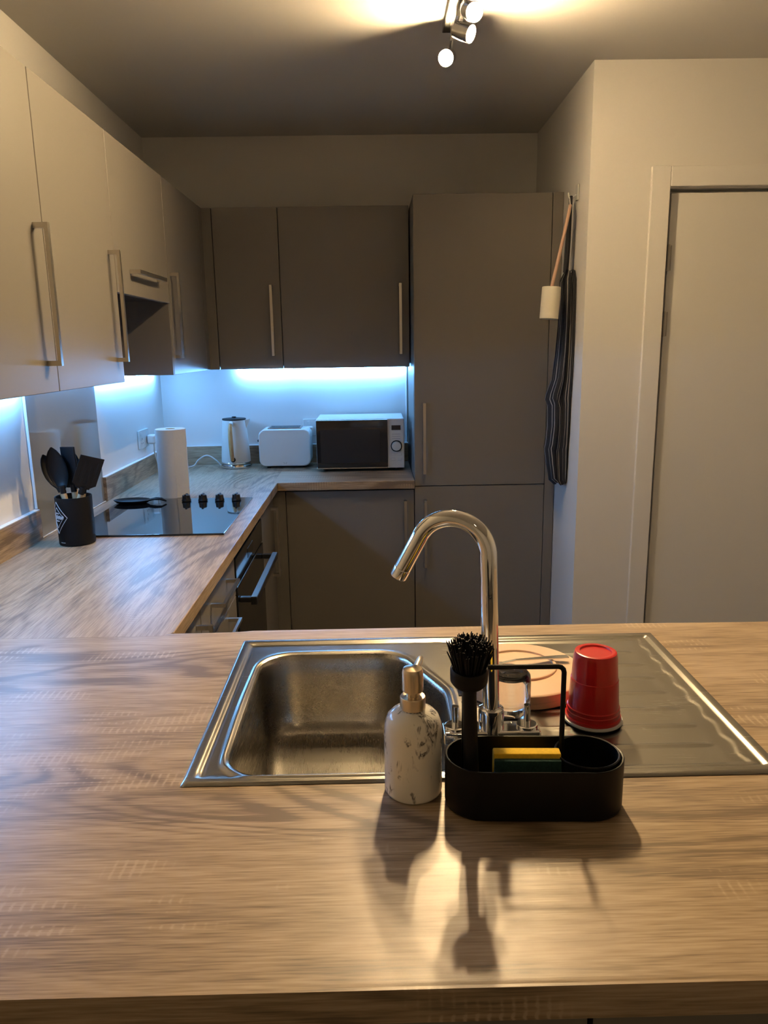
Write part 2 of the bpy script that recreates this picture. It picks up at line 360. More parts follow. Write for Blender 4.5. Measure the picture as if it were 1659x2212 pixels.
# tall housing
XT0, XT1 = 1.2765, 1.872; YT = -.573
t = thing('tall_cabinet', 'full-height greige cabinet with two stacked doors beside the microwave', 'cabinet', ((XT0 + XT1) / 2, -.28, 0))
bm = nb(); box(bm, XT0 + .001, XT1 - .001, YT + .021, -.002, .10, ZT); obj('carcass', bm, 'cabin', t)
obj('plinth', box(nb(), XT0 + .001, XT1 + .04, YT + .05, YT + .066, 0, .098), 'cab', t)
dd = obj('upper_door', box(nb(), XT0 + .002, XT1 - .0015, YT, YT + .019, .8785, ZT, .0012, 1), 'cab', t)
obj('handle', bar_handle(nb(), (1.322, YT, .937), (1.322, YT, 1.255), (0, -1, 0)), 'handle', dd)
dd = obj('lower_door', box(nb(), XT0 + .002, XT1 - .0015, YT, YT + .019, .15, .8745, .0012, 1), 'cab', t)
obj('handle', bar_handle(nb(), (1.326, YT, .497), (1.326, YT, .815), (0, -1, 0)), 'handle', dd)
obj('end_panel', box(nb(), XT1 + .0005, XR - .003, YT - .002, -.002, .1, ZT), 'cab', t)
# base units
XB = .628
t = thing('base_cabinet', 'greige base cabinet under the toaster and microwave', 'cabinet', (.98, -.28, 0))
obj('carcass', box(nb(), .69, XT0 - .001, YT + .021, -.002, .15, .869), 'cabin', t)
dd = obj('door', box(nb(), .689, XT0 - .002, YT, YT + .019, .15, .862, .0012, 1), 'cab', t)
obj('handle', bar_handle(nb(), (1.234, YT, .497), (1.234, YT, .815), (0, -1, 0)), 'handle', dd)
obj('plinth', box(nb(), XB - .05, XT0 - .001, YT + .05, YT + .066, 0, .148), 'cab', t)
bm = nb(); box(bm, XB + .0005, .686, YT, YT + .019, .15, .862); box(bm, XB - .019, XB, YT - .002, YT + .019, .15, .862)
tag(obj('corner_post', bm, 'cab'), 'greige corner post under the worktop beside the oven run', 'filler panel')
def base_left(name, label, y0, y1, cat='cabinet'):
    t = thing(name, label, cat, (XB / 2, (y0 + y1) / 2, 0))
    obj('carcass', box(nb(), .002, XB - .021, y0 + .001, y1 - .001, .15, .869), 'cabin', t)
    obj('plinth', box(nb(), XB - .066, XB - .05, y0 + .001, y1 - .001, 0, .148), 'cab', t)
    return t
t = base_left('base_cabinet', 'greige base cabinet in the far corner, right of the oven', -.967, -.577)
dd = obj('door', box(nb(), XB - .019, XB, -.9655, -.578, .15, .862, .0012, 1), 'cab', t)
obj('handle', bar_handle(nb(), (XB, -.665, .49), (XB, -.665, .81), (1, 0, 0)), 'handle', dd)
t = base_left('drawer_unit', 'greige drawer unit with steel bar handles left of the oven', -2.067, -1.569, 'drawers')
for z0, z1, hz in ((.707, .862, .800), (.43, .704, .672), (.15, .427, .39)):
    dd = obj('drawer', box(nb(), XB - .019, XB, -2.0655, -1.5705, z0, z1, .0012, 1), 'cab', t)
    obj('handle', bar_handle(nb(), (XB, -1.945, hz), (XB, -1.705, hz), (1, 0, 0), .010, .042), 'handle', dd)
t = base_left('base_cabinet', 'greige base cabinet beside the drawers, mostly hidden by the peninsula', -2.418, -2.0685)
dd = obj('door', box(nb(), XB - .019, XB, -2.417, -2.07, .15, .862, .0012, 1), 'cab', t)
obj('handle', bar_handle(nb(), (XB, -2.118, .49), (XB, -2.118, .808), (1, 0, 0), .010, .042), 'handle', dd)
# oven
OY0, OY1 = -1.567, -.969
t = thing('oven', 'black built-in oven under the hob with long bar handle', 'oven', (XB / 2, (OY0 + OY1) / 2, 0))
obj('housing', box(nb(), .002, XB - .022, OY0 + .001, OY1 - .001, .15, .866), 'cabin', t)
obj('filler_strip', box(nb(), XB - .02, XB, OY0 + .002, OY1 - .002, .832, .862), 'cab', t)
cp = obj('control_panel', box(nb(), XB - .02, XB + .004, OY0 + .002, OY1 - .002, .735, .828, .002, 1), 'ovenb', t)
obj('display', box(nb(), XB + .004, XB + .005, -1.33, -1.21, .765, .80), 'disp', cp)
dd = obj('oven_door', box(nb(), XB - .02, XB + .006, OY0 + .002, OY1 - .002, .235, .730, .003, 2), 'ovenb', t)
hb = nb(); box(hb, XB + .044, XB + .066, -1.55, -.985, .662, .690, .003, 2); box(hb, XB + .006, XB + .05, -1.545, -1.525, .670, .688, .002, 1); box(hb, XB + .006, XB + .05, -1.01, -.99, .670, .688, .002, 1)
obj('handle', hb, 'ovenp', dd); obj('handle_inlay', box(nb(), XB + .046, XB + .0645, -1.548, -.987, .6902, .6915), 'handle', dd)
obj('lower_panel', box(nb(), XB - .02, XB + .002, OY0 + .002, OY1 - .002, .15, .231), 'cab', t)
# peninsula base
PY0, PY1 = -3.3615, -2.426; PX1 = 2.3
t = thing('peninsula_cabinet', 'cream-panelled base carrying the sink peninsula', 'cabinet', (1.15, -2.9, 0))
pan = [(.02, .70), (.702, 1.300), (1.303, 1.90), (1.903, 2.27)]
for a, b_ in pan: obj('front_panel', box(nb(), a + .0015, b_ - .0015, PY0 + .032, PY0 + .05, .02, .866, .001, 1), 'cab', t)
for a, b_ in pan: obj('rear_panel', box(nb(), max(a, .66) + .0015, b_ - .0015, PY1 - .039, PY1 - .021, .15, .866, .001, 1), 'cab', t)
obj('end_panel', box(nb(), 2.25, 2.27, PY0 + .055, PY1 - .041, 0, .869), 'cab', t)
obj('end_panel', box(nb(), .002, .02, PY0 + .055, PY1 - .041, 0, .869), 'cab', t)
obj('base_panel', box(nb(), .022, 2.248, PY0 + .055, PY1 - .041, .15, .168), 'cabin', t)
obj('plinth', box(nb(), .66, 2.25, PY1 - .09, PY1 - .075, 0, .148), 'cab', t)

# ------------------------------------------------------------------ worktops
ZW0, ZW = .872, .910
XW, YW = .657, -.607
def round_edges(bm, test, off=.009):
    es = [e for e in bm.edges if test(e)]
    if es: bmesh.ops.bevel(bm, geom=es, offset=off, segments=5, profile=.5, affect='EDGES')
def hor(e): return abs(e.verts[0].co.z - e.verts[1].co.z) < 1e-5
g = .0006
bm = prism(nb(), [(.001, -2.446 + g), (.637, -2.446 + g), (XW, PY1 + g), (XW, YW), (.637, YW + .02), (.637, -.001), (.001, -.001)], ZW0, ZW)
round_edges(bm, lambda e: hor(e) and all(abs(v.co.x - XW) < 1e-4 for v in e.verts), .003)
tag(obj('worktop', bm, 'wty', None, True), 'pale oak-effect worktop along the left wall under the hob', 'worktop')
bm = prism(nb(), [(XW + g, YW), (XT0 - .001, YW), (XT0 - .001, -.001), (.637 + g, -.001), (.637 + g, YW + .02)], ZW0, ZW)
round_edges(bm, lambda e: hor(e) and all(abs(v.co.y - YW) < 1e-4 for v in e.verts), .003)
tag(obj('worktop', bm, 'wtx', None, True), 'short oak-effect worktop under toaster and microwave', 'worktop')
SX0, SX1, SY0, SY1 = .816, 1.664, -3.016, -2.488
hx0, hx1, hy0, hy1 = SX0 + .012, SX1 - .012, SY0 + .012, SY1 - .012
bm = nb()
xs = [.001, .637, XW, hx0, hx1, PX1]; ys = [PY0, hy0, hy1, -2.446, PY1]
def quadgrid(bm, z):
    V = {}
    def gv(x, y):
        k = (round(x, 5), round(y, 5))
        if k not in V: V[k] = bm.verts.new((x, y, z))
        return V[k]
    fs = []
    for i in range(len(xs) - 1):
        for j in range(len(ys) - 1):
            xa, xb, ya, yb = xs[i], xs[i + 1], ys[j], ys[j + 1]
            if i == 3 and j == 1: continue
            if j == 3 and i == 0: continue
            if j == 3 and i == 1: fs.append(bm.faces.new((gv(xa, ya), gv(xb, ya), gv(xb, yb)))); continue
            fs.append(bm.faces.new((gv(xa, ya), gv(xb, ya), gv(xb, yb), gv(xa, yb))))
    return fs
fs = quadgrid(bm, ZW)
ex = bmesh.ops.extrude_face_region(bm, geom=fs)
for v in [e for e in ex['geom'] if isinstance(e, bmesh.types.BMVert)]: v.co.z = ZW0
round_edges(bm, lambda e: hor(e) and (all(abs(v.co.y - PY0) < 1e-4 for v in e.verts) or (all(abs(v.co.y - PY1) < 1e-4 for v in e.verts))), .010)
tag(obj('worktop', bm, 'wtx', None, True), 'broad oak-effect peninsula worktop in the foreground holding the sink', 'worktop')

# upstands with a white bead of sealant on top
def upstand(label, p0, p1, m, seal_box):
    t = thing('upstand', label, 'upstand', ((p0[0] + p1[0]) / 2, (p0[1] + p1[1]) / 2, ZW))
    obj('board', box(nb(), p0[0], p1[0], p0[1], p1[1], ZW + .0005, 1.006, .001, 1), m, t)
    obj('sealant', box(nb(), *seal_box, 1.0062, 1.0095, .001, 1), 'seal', t)
    obj('sealant', box(nb(), *[c for c in seal_box[:2]], *seal_box[2:], ZW + .0001, ZW + .0004), 'seal', t)
upstand('oak-effect upstand on the left wall nearest the camera', (.001, -2.44), (.019, -1.576), 'upy', (.001, .018, -2.43, -1.577))
upstand('oak-effect upstand on the left wall behind the paper roll', (.001, -.965), (.019, -.001), 'upy', (.001, .018, -.964, -.002))
upstand('oak-effect upstand along the back wall behind kettle and toaster', (.020, -.019), (XT0 - .002, -.001), 'upx', (.021, XT0 - .003, -.018, -.001))
t = thing('splashback', 'glossy grey glass splashback panel behind the hob', 'splashback', (0, -1.27, ZW))
obj('glass_panel', box(nb(), .002, .008, -1.573, -.968, ZW + .002, 1.405, .001, 1), 'glassp', t)
obj('lit_glass_edge', box(nb(), .002, .010, -1.5755, -1.5735, 1.011, 1.405), 'seal', t)  # white strip paints the light caught on the glass panel's near edge
obj('sealant', box(nb(), .0085, .0125, -1.572, -.969, ZW + .0003, ZW + .004, .001, 1), 'seal', t)
tag(obj('corner_bead', box(nb(), XT0 - .011, XT0 - .004, -.012, -.002, 1.012, 1.40, .002, 1), 'seal'), 'thin white vertical bead on back wall against the tall cabinet', 'trim')

# ------------------------------------------------------------------ under-cabinet light bars
def led(label, x0, x1, y0, y1):
    t = thing('light_bar', label, 'light', ((x0 + x1) / 2, (y0 + y1) / 2, 1.39))
    obj('housing', box(nb(), x0, x1, y0, y1, 1.404, 1.4195), 'white', t)
    obj('diffuser', box(nb(), x0 + .001, x1 - .001, y0 + .001, y1 - .001, 1.386, 1.4038, .002, 1), 'led', t)
led('cold white light bar under the left cabinet nearest the camera', .022, .036, -2.56, -1.60)
led('cold white light bar under the corner cabinet beyond the hood', .022, .036, -.96, -.12)
led('short glowing light bar under the narrow back cabinet', .407, .688, -.036, -.022)
led('long glowing light bar above the microwave', .702, 1.262, -.036, -.022)

# ------------------------------------------------------------------ ceiling spot bar
def spot_bar(label, cx, cy0, cy1, spots, bm_mat):
    t = thing('spotlight_bar', label, 'ceiling light', (cx, (cy0 + cy1) / 2, ZC))
    obj('ceiling_plate', box(nb(), cx - .03, cx + .03, cy0, cy1, ZC - .024, ZC - .0005, .004, 2), 'chrome2', t)
    for (x, y, z, ax) in spots:
        ax = Vector(ax).normalized(); c = Vector((x, y, z))
        rot = Vector((0, 0, 1)).rotation_difference(ax).to_matrix().to_4x4()
        arm = nb(); tube(arm, [(cx, y, ZC - .02), (cx, y, ZC - .05), tuple(c - ax * .045 + Vector((0, 0, .01))), tuple(c - ax * .036)], .006, 8); ho = obj('arm', arm, 'chrome2', t, True)
        hd = nb(); lathe(hd, [(.014, -.048), (.022, -.044), (.0255, -.010), (.0255, .012), (.0240, .012), (.0225, -.004), (.0, -.006)], n=24, cap=False, mtx=Matrix.Translation(c) @ rot)
        obj('lamp_head', hd, 'chrome2', t, True)
        bl = nb(); lathe(bl, [(.0, -.004), (.0200, -.002), (.0215, .008), (.0195, .014), (.0120, .0175), (0, .0185)], n=14, mtx=Matrix.Translation(c) @ rot)
        obj('bulb', bl, bm_mat, t, True)
spot_bar('chrome ceiling spotlight bar with four glowing bulbs', 1.366, -1.80, -1.27,
         [(1.350, -1.290, 2.405, (-.30, -.85, -.38)), (1.395, -1.470, 2.41, (.75, -.50, -.42)), (1.392, -1.615, 2.41, (.20, -.85, -.42)), (1.35, -1.765, 2.41, (-.65, -.72, -.28))], 'bulb')
spot_bar('added fill spotlight bar, unseen behind the camera', 1.5, -5.35, -4.75,
         [(1.5, -4.80, 2.41, (-.3, .5, -.7)), (1.52, -4.97, 2.41, (.4, .3, -.7)), (1.48, -5.14, 2.41, (-.4, -.2, -.7)), (1.5, -5.30, 2.41, (0, -.6, -.7))], 'fill_bulb')  # unseen fixture, added to brighten the sides that face the camera
# ------------------------------------------------------------------ sink
ZS = ZW + .001
def round_poly(verts, n=10):
    out = []; m = len(verts)
    for i in range(m):
        p0, p1, p2 = Vector(verts[i - 1][:2]), Vector(verts[i][:2]), Vector(verts[(i + 1) % m][:2]); r = verts[i][2]
        a, b_ = (p0 - p1).normalized(), (p2 - p1).normalized(); ang = a.angle(b_); dd_ = r / math.tan(ang / 2)
        c = p1 + (a + b_).normalized() * (r / math.sin(ang / 2)); s_, e_ = p1 + a * dd_ - c, p1 + b_ * dd_ - c
        a0 = math.atan2(s_.y, s_.x); da = (math.atan2(e_.y, e_.x) - a0 + PI) % (2 * PI) - PI
        out += [Vector((c.x + r * math.cos(a0 + da * k / n), c.y + r * math.sin(a0 + da * k / n))) for k in range(n + 1)]
    return out
bowl_poly = round_poly([(.868, -2.992, .06), (1.212, -2.992, .05), (1.212, -2.735, .09), (1.135, -2.562, .07), (.868, -2.562, .065)])
BC = Vector((1.035, -2.78))
def bowl_r(th):
    d_ = Vector((math.cos(th), math.sin(th))); best = 1e9
    for i in range(len(bowl_poly)):
        p, q_ = bowl_poly[i] - BC, bowl_poly[(i + 1) % len(bowl_poly)] - BC; e_ = q_ - p
        den = d_.x * e_.y - d_.y * e_.x
        if abs(den) < 1e-12: continue
        t_ = (p.x * e_.y - p.y * e_.x) / den; u_ = (p.x * d_.y - p.y * d_.x) / den
        if t_ > 0 and -1e-6 <= u_ <= 1 + 1e-6: best = min(best, t_)
    return best
XM = 1.262
def sm(a, b_, x):
    t_ = max(0, min(1, (x - a) / (b_ - a))); return t_ * t_ * (3 - 2 * t_)
def rim(d_): return .0035 * sm(0, .004, d_) - .0042 * sm(.015, .023, d_) + .0007 * sm(.023, .027, d_)
def deck_z(x, y):
    d_ = min(x - SX0, SX1 - x, y - SY0, SY1 - y); z = ZS + rim(d_)
    inr = sm(.026, .034, min(SX1 - x, y - SY0, SY1 - y)) * sm(1.345, 1.365, x if y < -2.75 else x + .06 * sm(-2.75, -2.68, y))
    per = .0585; ph = 2 * PI * (y + 2.52) / per
    xb = SX1 - .042 + .0035 * math.cos(ph)
    inr *= 1 - sm(xb, xb + .005, x)
    rid = max(0, math.cos(ph)) ** 9
    in2 = inr * (1 - sm(SX1 - .085, SX1 - .060, x))
    return z - inr * .0017 + in2 * (.0024 * rid - .0011)
deck = nb()
angs = sorted({2 * PI * k / 120 for k in range(120)} | {math.atan2(cy - BC.y, cx - BC.x) % (2 * PI) for cx in (SX0, XM) for cy in (SY0, SY1)})
rings = []
def rect_r(th):
    c, s_ = math.cos(th), math.sin(th); r_ = 1e9
    if c > 1e-9: r_ = min(r_, (XM - BC.x) / c)
    if c < -1e-9: r_ = min(r_, (SX0 - BC.x) / c)
    if s_ > 1e-9: r_ = min(r_, (SY1 - BC.y) / s_)
    if s_ < -1e-9: r_ = min(r_, (SY0 - BC.y) / s_)
    return r_
BR = [bowl_r(a) for a in angs]; RR = [rect_r(a) for a in angs]
NT = 22
for k in range(NT + 1):
    row = []
    for a, rb, rr in zip(angs, BR, RR):
        r_ = rb + (rr - rb) * (k / NT); x, y = BC.x + r_ * math.cos(a), BC.y + r_ * math.sin(a)
        z = deck_z(x, y); db = r_ - rb
        z += .0022 * sm(.002, .007, db) * (1 - sm(.010, .016, db)) - .0012 * (1 - sm(0, .004, db))
        row.append(deck.verts.new((x, y, z)))
    rings.append(row)
# skirt of the outer flange: down to the worktop on the outer edges
for r0, r1 in zip(rings, rings[1:]):
    for i in range(len(angs)): j = (i + 1) % len(angs); deck.faces.new((r0[i], r0[j], r1[j], r1[i]))
nx, ny = 112, 212
G = [[deck.verts.new((XM + (SX1 - XM) * i / nx, SY0 + (SY1 - SY0) * j / ny, deck_z(XM + (SX1 - XM) * i / nx, SY0 + (SY1 - SY0) * j / ny))) for j in range(ny + 1)] for i in range(nx + 1)]
for i in range(nx):
    for j in range(ny): deck.faces.new((G[i][j], G[i + 1][j], G[i + 1][j + 1], G[i][j + 1]))
sink = thing('sink', 'stainless steel inset sink with square bowl and ridged drainer in the peninsula', 'sink', ((SX0 + SX1) / 2, (SY0 + SY1) / 2, ZW))
dk = obj('deck', deck, 'steelx', sink, False); dk.data.polygons.foreach_set('use_smooth', [True] * len(dk.data.polygons))
bw = nb(); prof = [(0, ZS - .0006), (.0025, ZS - .003), (.005, ZS - .009), (.008, ZS - .04), (.014, .80), (.019, .778), (.027, .764), (.040, .757), (.060, .755)]
rows = []
for ins, z in prof: rows.append([bw.verts.new((BC.x + (rb - ins) * math.cos(a), BC.y + (rb - ins) * math.sin(a), z)) for a, rb in zip(angs, BR)])
for f_, z in ((.6, .7535), (.3, .7522)): rows.append([bw.verts.new((BC.x + ((rb - .06) * f_ + .043 * (1 - f_)) * math.cos(a), BC.y + ((rb - .06) * f_ + .043 * (1 - f_)) * math.sin(a), z)) for a, rb in zip(angs, BR)])
rows.append([bw.verts.new((BC.x + .043 * math.cos(a), BC.y + .043 * math.sin(a), .7515)) for a in angs])
for r0, r1 in zip(rows, rows[1:]):
    for i in range(len(angs)): j = (i + 1) % len(angs); bw.faces.new((r0[i], r1[i], r1[j], r0[j]))
b_o = obj('bowl', bw, 'steelb', sink, False); b_o.data.polygons.foreach_set('use_smooth', [True] * len(b_o.data.polygons))
wst = nb(); lathe(wst, [(.0435, -.012), (.0435, .0004), (.040, .0010), (.036, -.003), (.030, -.005), (.014, -.005), (.011, .004), (.006, .006), (0, .006)], (BC.x, BC.y, .7515), 32)
obj('drain_strainer', wst, 'chrome2', b_o, True)
for sx_, sy_ in ((1.238, -2.745), (1.240, -2.79), (1.236, -2.700)):
    obj('overflow_slot', box(nb(), sx_ - .0055, sx_ + .0055, sy_ - .012, sy_ + .012, ZS - .0004, ZS + .0013, .0006, 1), 'gap', sink)

# tap
TX, TY = 1.265, -2.905
t = thing('mixer_tap', 'chrome gooseneck mixer tap with two lever handles behind the caddy', 'tap', (TX, TY, ZS))
ZT0 = ZS + .0003
bd = nb(); box(bd, TX - .074, TX + .074, TY - .019, TY + .019, ZT0, ZT0 + .021, .004, 3); obj('bridge_body', bd, 'chrome', t, True)
cl = nb(); lathe(cl, [(.0235, 0), (.0235, .012), (.0200, .018), (.0196, .046), (.0185, .052), (.0150, .0535), (.0135, .0535)], (TX, TY, ZT0 + .0005), 36); obj('column', cl, 'chrome', t, True)
for sg in (-1, 1):
    lv = nb(); lathe(lv, [(.0165, 0), (.0165, .004), (.0140, .0055)], (TX + sg * .055, TY, ZT0 + .0205), 24); tube(lv, [(TX + sg * .055, TY, ZT0 + .022), (TX + sg * .055, TY, ZT0 + .056)], .0052, 14)
    obj('lever', lv, 'chrome', t, True)
be = math.radians(18); du = Vector((-math.cos(be), math.sin(be), 0)); RB = .054; zc = 1.203
pts = [Vector((TX - .002 * k, TY, ZT0 + .05 + (zc - ZT0 - .05) * k / 4)) for k in range(5)]
c0 = pts[-1] + du * RB
for k in range(1, 27):
    a = math.radians(155) * k / 26; pts.append(c0 - du * RB * math.cos(a) + Vector((0, 0, RB * math.sin(a))))
dr = (pts[-1] - pts[-2]).normalized(); e0 = pts[-1].copy()
pts += [e0 + dr * .02, e0 + dr * .056]
sp_ = nb(); tube(sp_, pts, .0128, 24); so = obj('spout', sp_, 'chrome', t, True)
ae = nb(); tube(ae, [e0 + dr * .0562, e0 + dr * .058, e0 + dr * .071, e0 + dr * .073], [.0122, .0132, .0132, .0122], 24); obj('aerator', ae, 'chrome', so, True)

# soap dispenser
CX, CY = 1.139, -3.033
t = thing('soap_dispenser', 'white marbled ceramic soap dispenser with champagne pump', 'soap dispenser', (CX, CY, ZW))
Z1 = ZW + .0005
obj('bottle', lathe(nb(), [(.036, 0), (.0382, .002), (.0390, .006), (.0390, .088), (.0380, .100), (.0345, .110), (.0285, .1165), (.0205, .1205), (.0160, .1225)], (CX, CY, Z1), 48), 'soap', t, True)
pm = nb(); lathe(pm, [(.0172, .1205), (.0172, .137), (.0162, .1385), (.0085, .1388), (.0085, .144), (.0110, .1455), (.0142, .147), (.0142, .172), (.0125, .1775), (.006, .1798), (0, .180)], (CX, CY, Z1), 32)
po = obj('pump', pm, 'gold', t, True)
nz_ = nb(); tube(nz_, [(CX + .003, CY + .008, Z1 + .168), (CX + .010, CY + .030, Z1 + .172), (CX + .013, CY + .046, Z1 + .171), (CX + .014, CY + .052, Z1 + .166)], [.006, .0052, .0042, .0035], 12); obj('nozzle', nz_, 'gold', po, True)

# sink caddy
HX0, HX1, HY, HR, HZ = 1.179, 1.411, -3.068, .047, ZW + .071
HC = ((HX0 + HX1) / 2, HY, 0); HA = -.045
t = thing('sink_caddy', 'black oval sink caddy with wire handle on the worktop edge', 'caddy', ((HX0 + HX1) / 2, HY, ZW))
bm = nb(); wt_ = .0028
po_, pi_ = stadium(HX0, HX1, HY, HR), stadium(HX0 + wt_, HX1 - wt_, HY, HR - wt_)
lv = []
for poly, z in ((stadium(HX0 + .004, HX1 - .004, HY, HR - .004), ZW + .0005), (stadium(HX0 + .001, HX1 - .001, HY, HR - .001), ZW + .003), (po_, ZW + .007), (po_, HZ - .001), (stadium(HX0 + .001, HX1 - .001, HY, HR - .001), HZ), (pi_, HZ - .0005), (pi_, ZW + .008)):
    lv.append([bm.verts.new((x, y, z)) for x, y in poly])
for a, b_ in zip(lv, lv[1:]):
    for i in range(len(a)): j = (i + 1) % len(a); bm.faces.new((a[i], a[j], b_[j], b_[i]))
bm.faces.new(list(reversed(lv[0]))); bm.faces.new(lv[-1]); rotz_about(bm, HA, HC)
obj('tray', bm, 'blackholder', t, True)
bm = nb(); cxr = HX1 - HR; lathe(bm, [(.0412, .0085), (.0418, .0735), (.0408, .0748), (.0392, .0740), (.0390, .009), (0, .009)], (cxr, HY, ZW), 40, cap=False); rotz_about(bm, HA, HC)
obj('cup_holder', bm, 'blackholder', t, True)
wx0, wx1, wz = 1.205, 1.3335, 1.097
wp = [(wx1, HY + .012, ZW + .0085), (wx1, HY + .012, wz - .008)] + [(wx1 - .008 + .008 * math.cos(a), HY + .012, wz - .008 + .008 * math.sin(a)) for a in (PI / 6, PI / 3, PI / 2)]
wp += [(wx0 + .008 + .008 * math.cos(a), HY + .012, wz - .008 + .008 * math.sin(a)) for a in (PI / 2, 2 * PI / 3, 5 * PI / 6)] + [(wx0, HY + .012, wz - .008), (wx0, HY + .012, ZW + .0085)]
bm = nb(); tube(bm, wp, .0034, 10); rotz_about(bm, HA * 0.5, HC); obj('wire_handle', bm, 'blackholder', t, True)
# dish brush in it
BX, BY = 1.2115, -3.078
t = thing('dish_brush', 'black round dish brush standing head-up in the caddy', 'brush', (BX, BY, ZW + .01))
tp = Vector((1.2085, -3.074, 1.092)); bt = Vector((BX + .002, BY, ZW + .0105))
bm = nb(); tube(bm, [bt, bt.lerp(tp, .1), bt.lerp(tp, .5), bt.lerp(tp, .85), tp], [.0090, .0098, .0094, .0090, .0100], 18); obj('handle', bm, 'blackmat', t, True)
tilt = Matrix.Translation(tp) @ Matrix.Rotation(math.radians(10), 4, 'X')
bm = nb(); lathe(bm, [(.012, -.010), (.0205, -.008), (.0238, -.003), (.0242, .012), (.0225, .016), (0, .017)], n=36, mtx=tilt); ho = obj('brush_head', bm, 'blackmat', t, True)
bm = nb()
for k in range(230):
    rr = .0205 * math.sqrt(random.random()); a = random.random() * 2 * PI; ln = .036 + random.random() * .008; fl = 1.42 + random.random() * .12
    p0 = tilt @ Vector((rr * math.cos(a), rr * math.sin(a), .0165)); p1 = tilt @ Vector((rr * fl * math.cos(a), rr * fl * math.sin(a), .0165 + ln * (1 - .25 * (rr / .0205) ** 2)))
    pm_ = p0.lerp(p1, .6) + Vector((0, 0, .001)); tube(bm, [p0, pm_, p1], [.0008, .0010, .0007], 4)
bo = obj('bristles', bm, 'blackmat', t); bo['kind'] = 'stuff'
# sponge
t = thing('sponge', 'yellow sponge with dark green scouring face, in the black caddy', 'sponge', (1.287, HY, ZW + .01))
sx0, sx1 = 1.241, 1.3275
bm = nb(); box(bm, sx0, sx1, HY - .016, HY + .0, ZW + .0085, ZW + .0795, .002, 2); rotz_about(bm, HA, HC); obj('foam', bm, 'sponge', t, True)
bm = nb(); box(bm, sx0 + .0005, sx1 - .0005, HY - .0235, HY - .0162, ZW + .0085, ZW + .0735, .0015, 2); rotz_about(bm, HA, HC); obj('scouring_pad', bm, 'scour', t, True)

# red cup upside down on the drainer
t = thing('party_cup', 'red plastic cup standing upside down on the drainer', 'cup', (1.4385, -2.848, ZW))
zc0 = ZS + .0002; c_ = (1.4385, -2.848, zc0)
obj('cup_wall', lathe(nb(), [(.0435, .0052), (.0438, .0095), (.0412, .0105), (.0420, .0180), (.0408, .0190), (.0412, .0250), (.0396, .0262), (.0372, .072), (.0362, .0728), (.0340, .110), (.0322, .1165), (.0290, .1178), (.0250, .1170), (.0240, .1145), (0, .1145)], c_, 48, cap=False), 'red', t, True)
obj('rim', lathe(nb(), [(.0430, .0008), (.0455, .0), (.0470, .0022), (.0462, .0046), (.0432, .0052), (.0425, .003)], c_, 48, cap=False), 'white', t, True)
obj('lining', lathe(nb(), [(.0424, .002), (.0380, .026), (.0320, .113), (0, .113)], c_, 40, cap=False), 'white', t, True)

# peach plate, upside down, with a fork across it
PXc, PYc = 1.347, -2.702; zp = ZS + .0002
pl = nb(); lathe(pl, [(.1125, .0), (.1145, .0015), (.1150, .009), (.1140, .0115), (.1150, .0125), (.1140, .0235), (.1110, .0262), (.0700, .0300), (.0660, .0305), (.0655, .0335), (.0635, .0345), (.0605, .0340), (.0600, .0310), (0, .0300)], (PXc, PYc, zp), 72, cap=False)
lathe(pl, [(.1125, .0), (.108, .006), (.06, .012), (0, .012)], (PXc, PYc, zp), 72, cap=False)
tag(obj('plate', pl, 'peach', None, True), 'peach stoneware plate lying upside down on the drainer', 'plate')
zf = zp + .0352
t = thing('fork', 'steel fork lying across the upturned peach plate', 'fork', (PXc + .03, PYc + .02, zf))
fk = nb(); fd = Vector((.98, .18, 0)).normalized(); fs_ = Vector((-fd.y, fd.x, 0)); o_ = Vector((PXc - .075, PYc - .012, zf))
def strip(bm, st, th=.0016):
    v_ = []
    for s_, wd, h_ in st:
        c = o_ + fd * s_ + Vector((0, 0, h_)); v_.append([bm.verts.new(c + fs_ * wd), bm.verts.new(c - fs_ * wd), bm.verts.new(c - fs_ * wd + Vector((0, 0, th))), bm.verts.new(c + fs_ * wd + Vector((0, 0, th)))])
    for a, b_ in zip(v_, v_[1:]):
        for i in range(4): bm.faces.new((a[i], a[(i + 1) % 4], b_[(i + 1) % 4], b_[i]))
    bm.faces.new(v_[0]); bm.faces.new(list(reversed(v_[-1])))
strip(fk, [(.045, .0035, .001), (.07, .003, .004), (.11, .0045, .003), (.155, .007, .0015), (.17, .0055, .001)]); obj('fork_handle', fk, 'chrome2', t)
fk = nb(); strip(fk, [(.0, .010, .006), (.02, .011, .002), (.035, .008, .0005), (.046, .0036, .001)]); obj('fork_neck', fk, 'chrome2', t)
for q_ in (-.0078, -.0026, .0026, .0078):
    fk = nb(); tube(fk, [o_ + fd * .001 + fs_ * q_ + Vector((0, 0, .007)), o_ - fd * .02 + fs_ * q_ + Vector((0, 0, .010)), o_ - fd * .04 + fs_ * q_ + Vector((0, 0, .010))], [.0014, .0013, .0008], 6); obj('tine', fk, 'chrome2', t)

# clear glass jar, upside down beside the tap
jz = ZS + .0002
jr = nb(); lathe(jr, [(.0235, 0), (.0270, .0005), (.0275, .012), (.0262, .016), (.0315, .026), (.0330, .036), (.0330, .072), (.0315, .081), (.0270, .0855), (.0180, .086), (.0150, .0835), (0, .0830),
                       ], (1.304, -2.846, jz), 48, cap=False)
lathe(jr, [(.0235, 0), (.0240, .015), (.0290, .027), (.0305, .036), (.0305, .071), (.0290, .0775), (.0240, .0800), (0, .0790)], (1.304, -2.846, jz), 48, cap=False)
tag(obj('glass_jar', jr, 'glass', None, True), 'clear glass jar standing upside down right of the tap', 'jar')

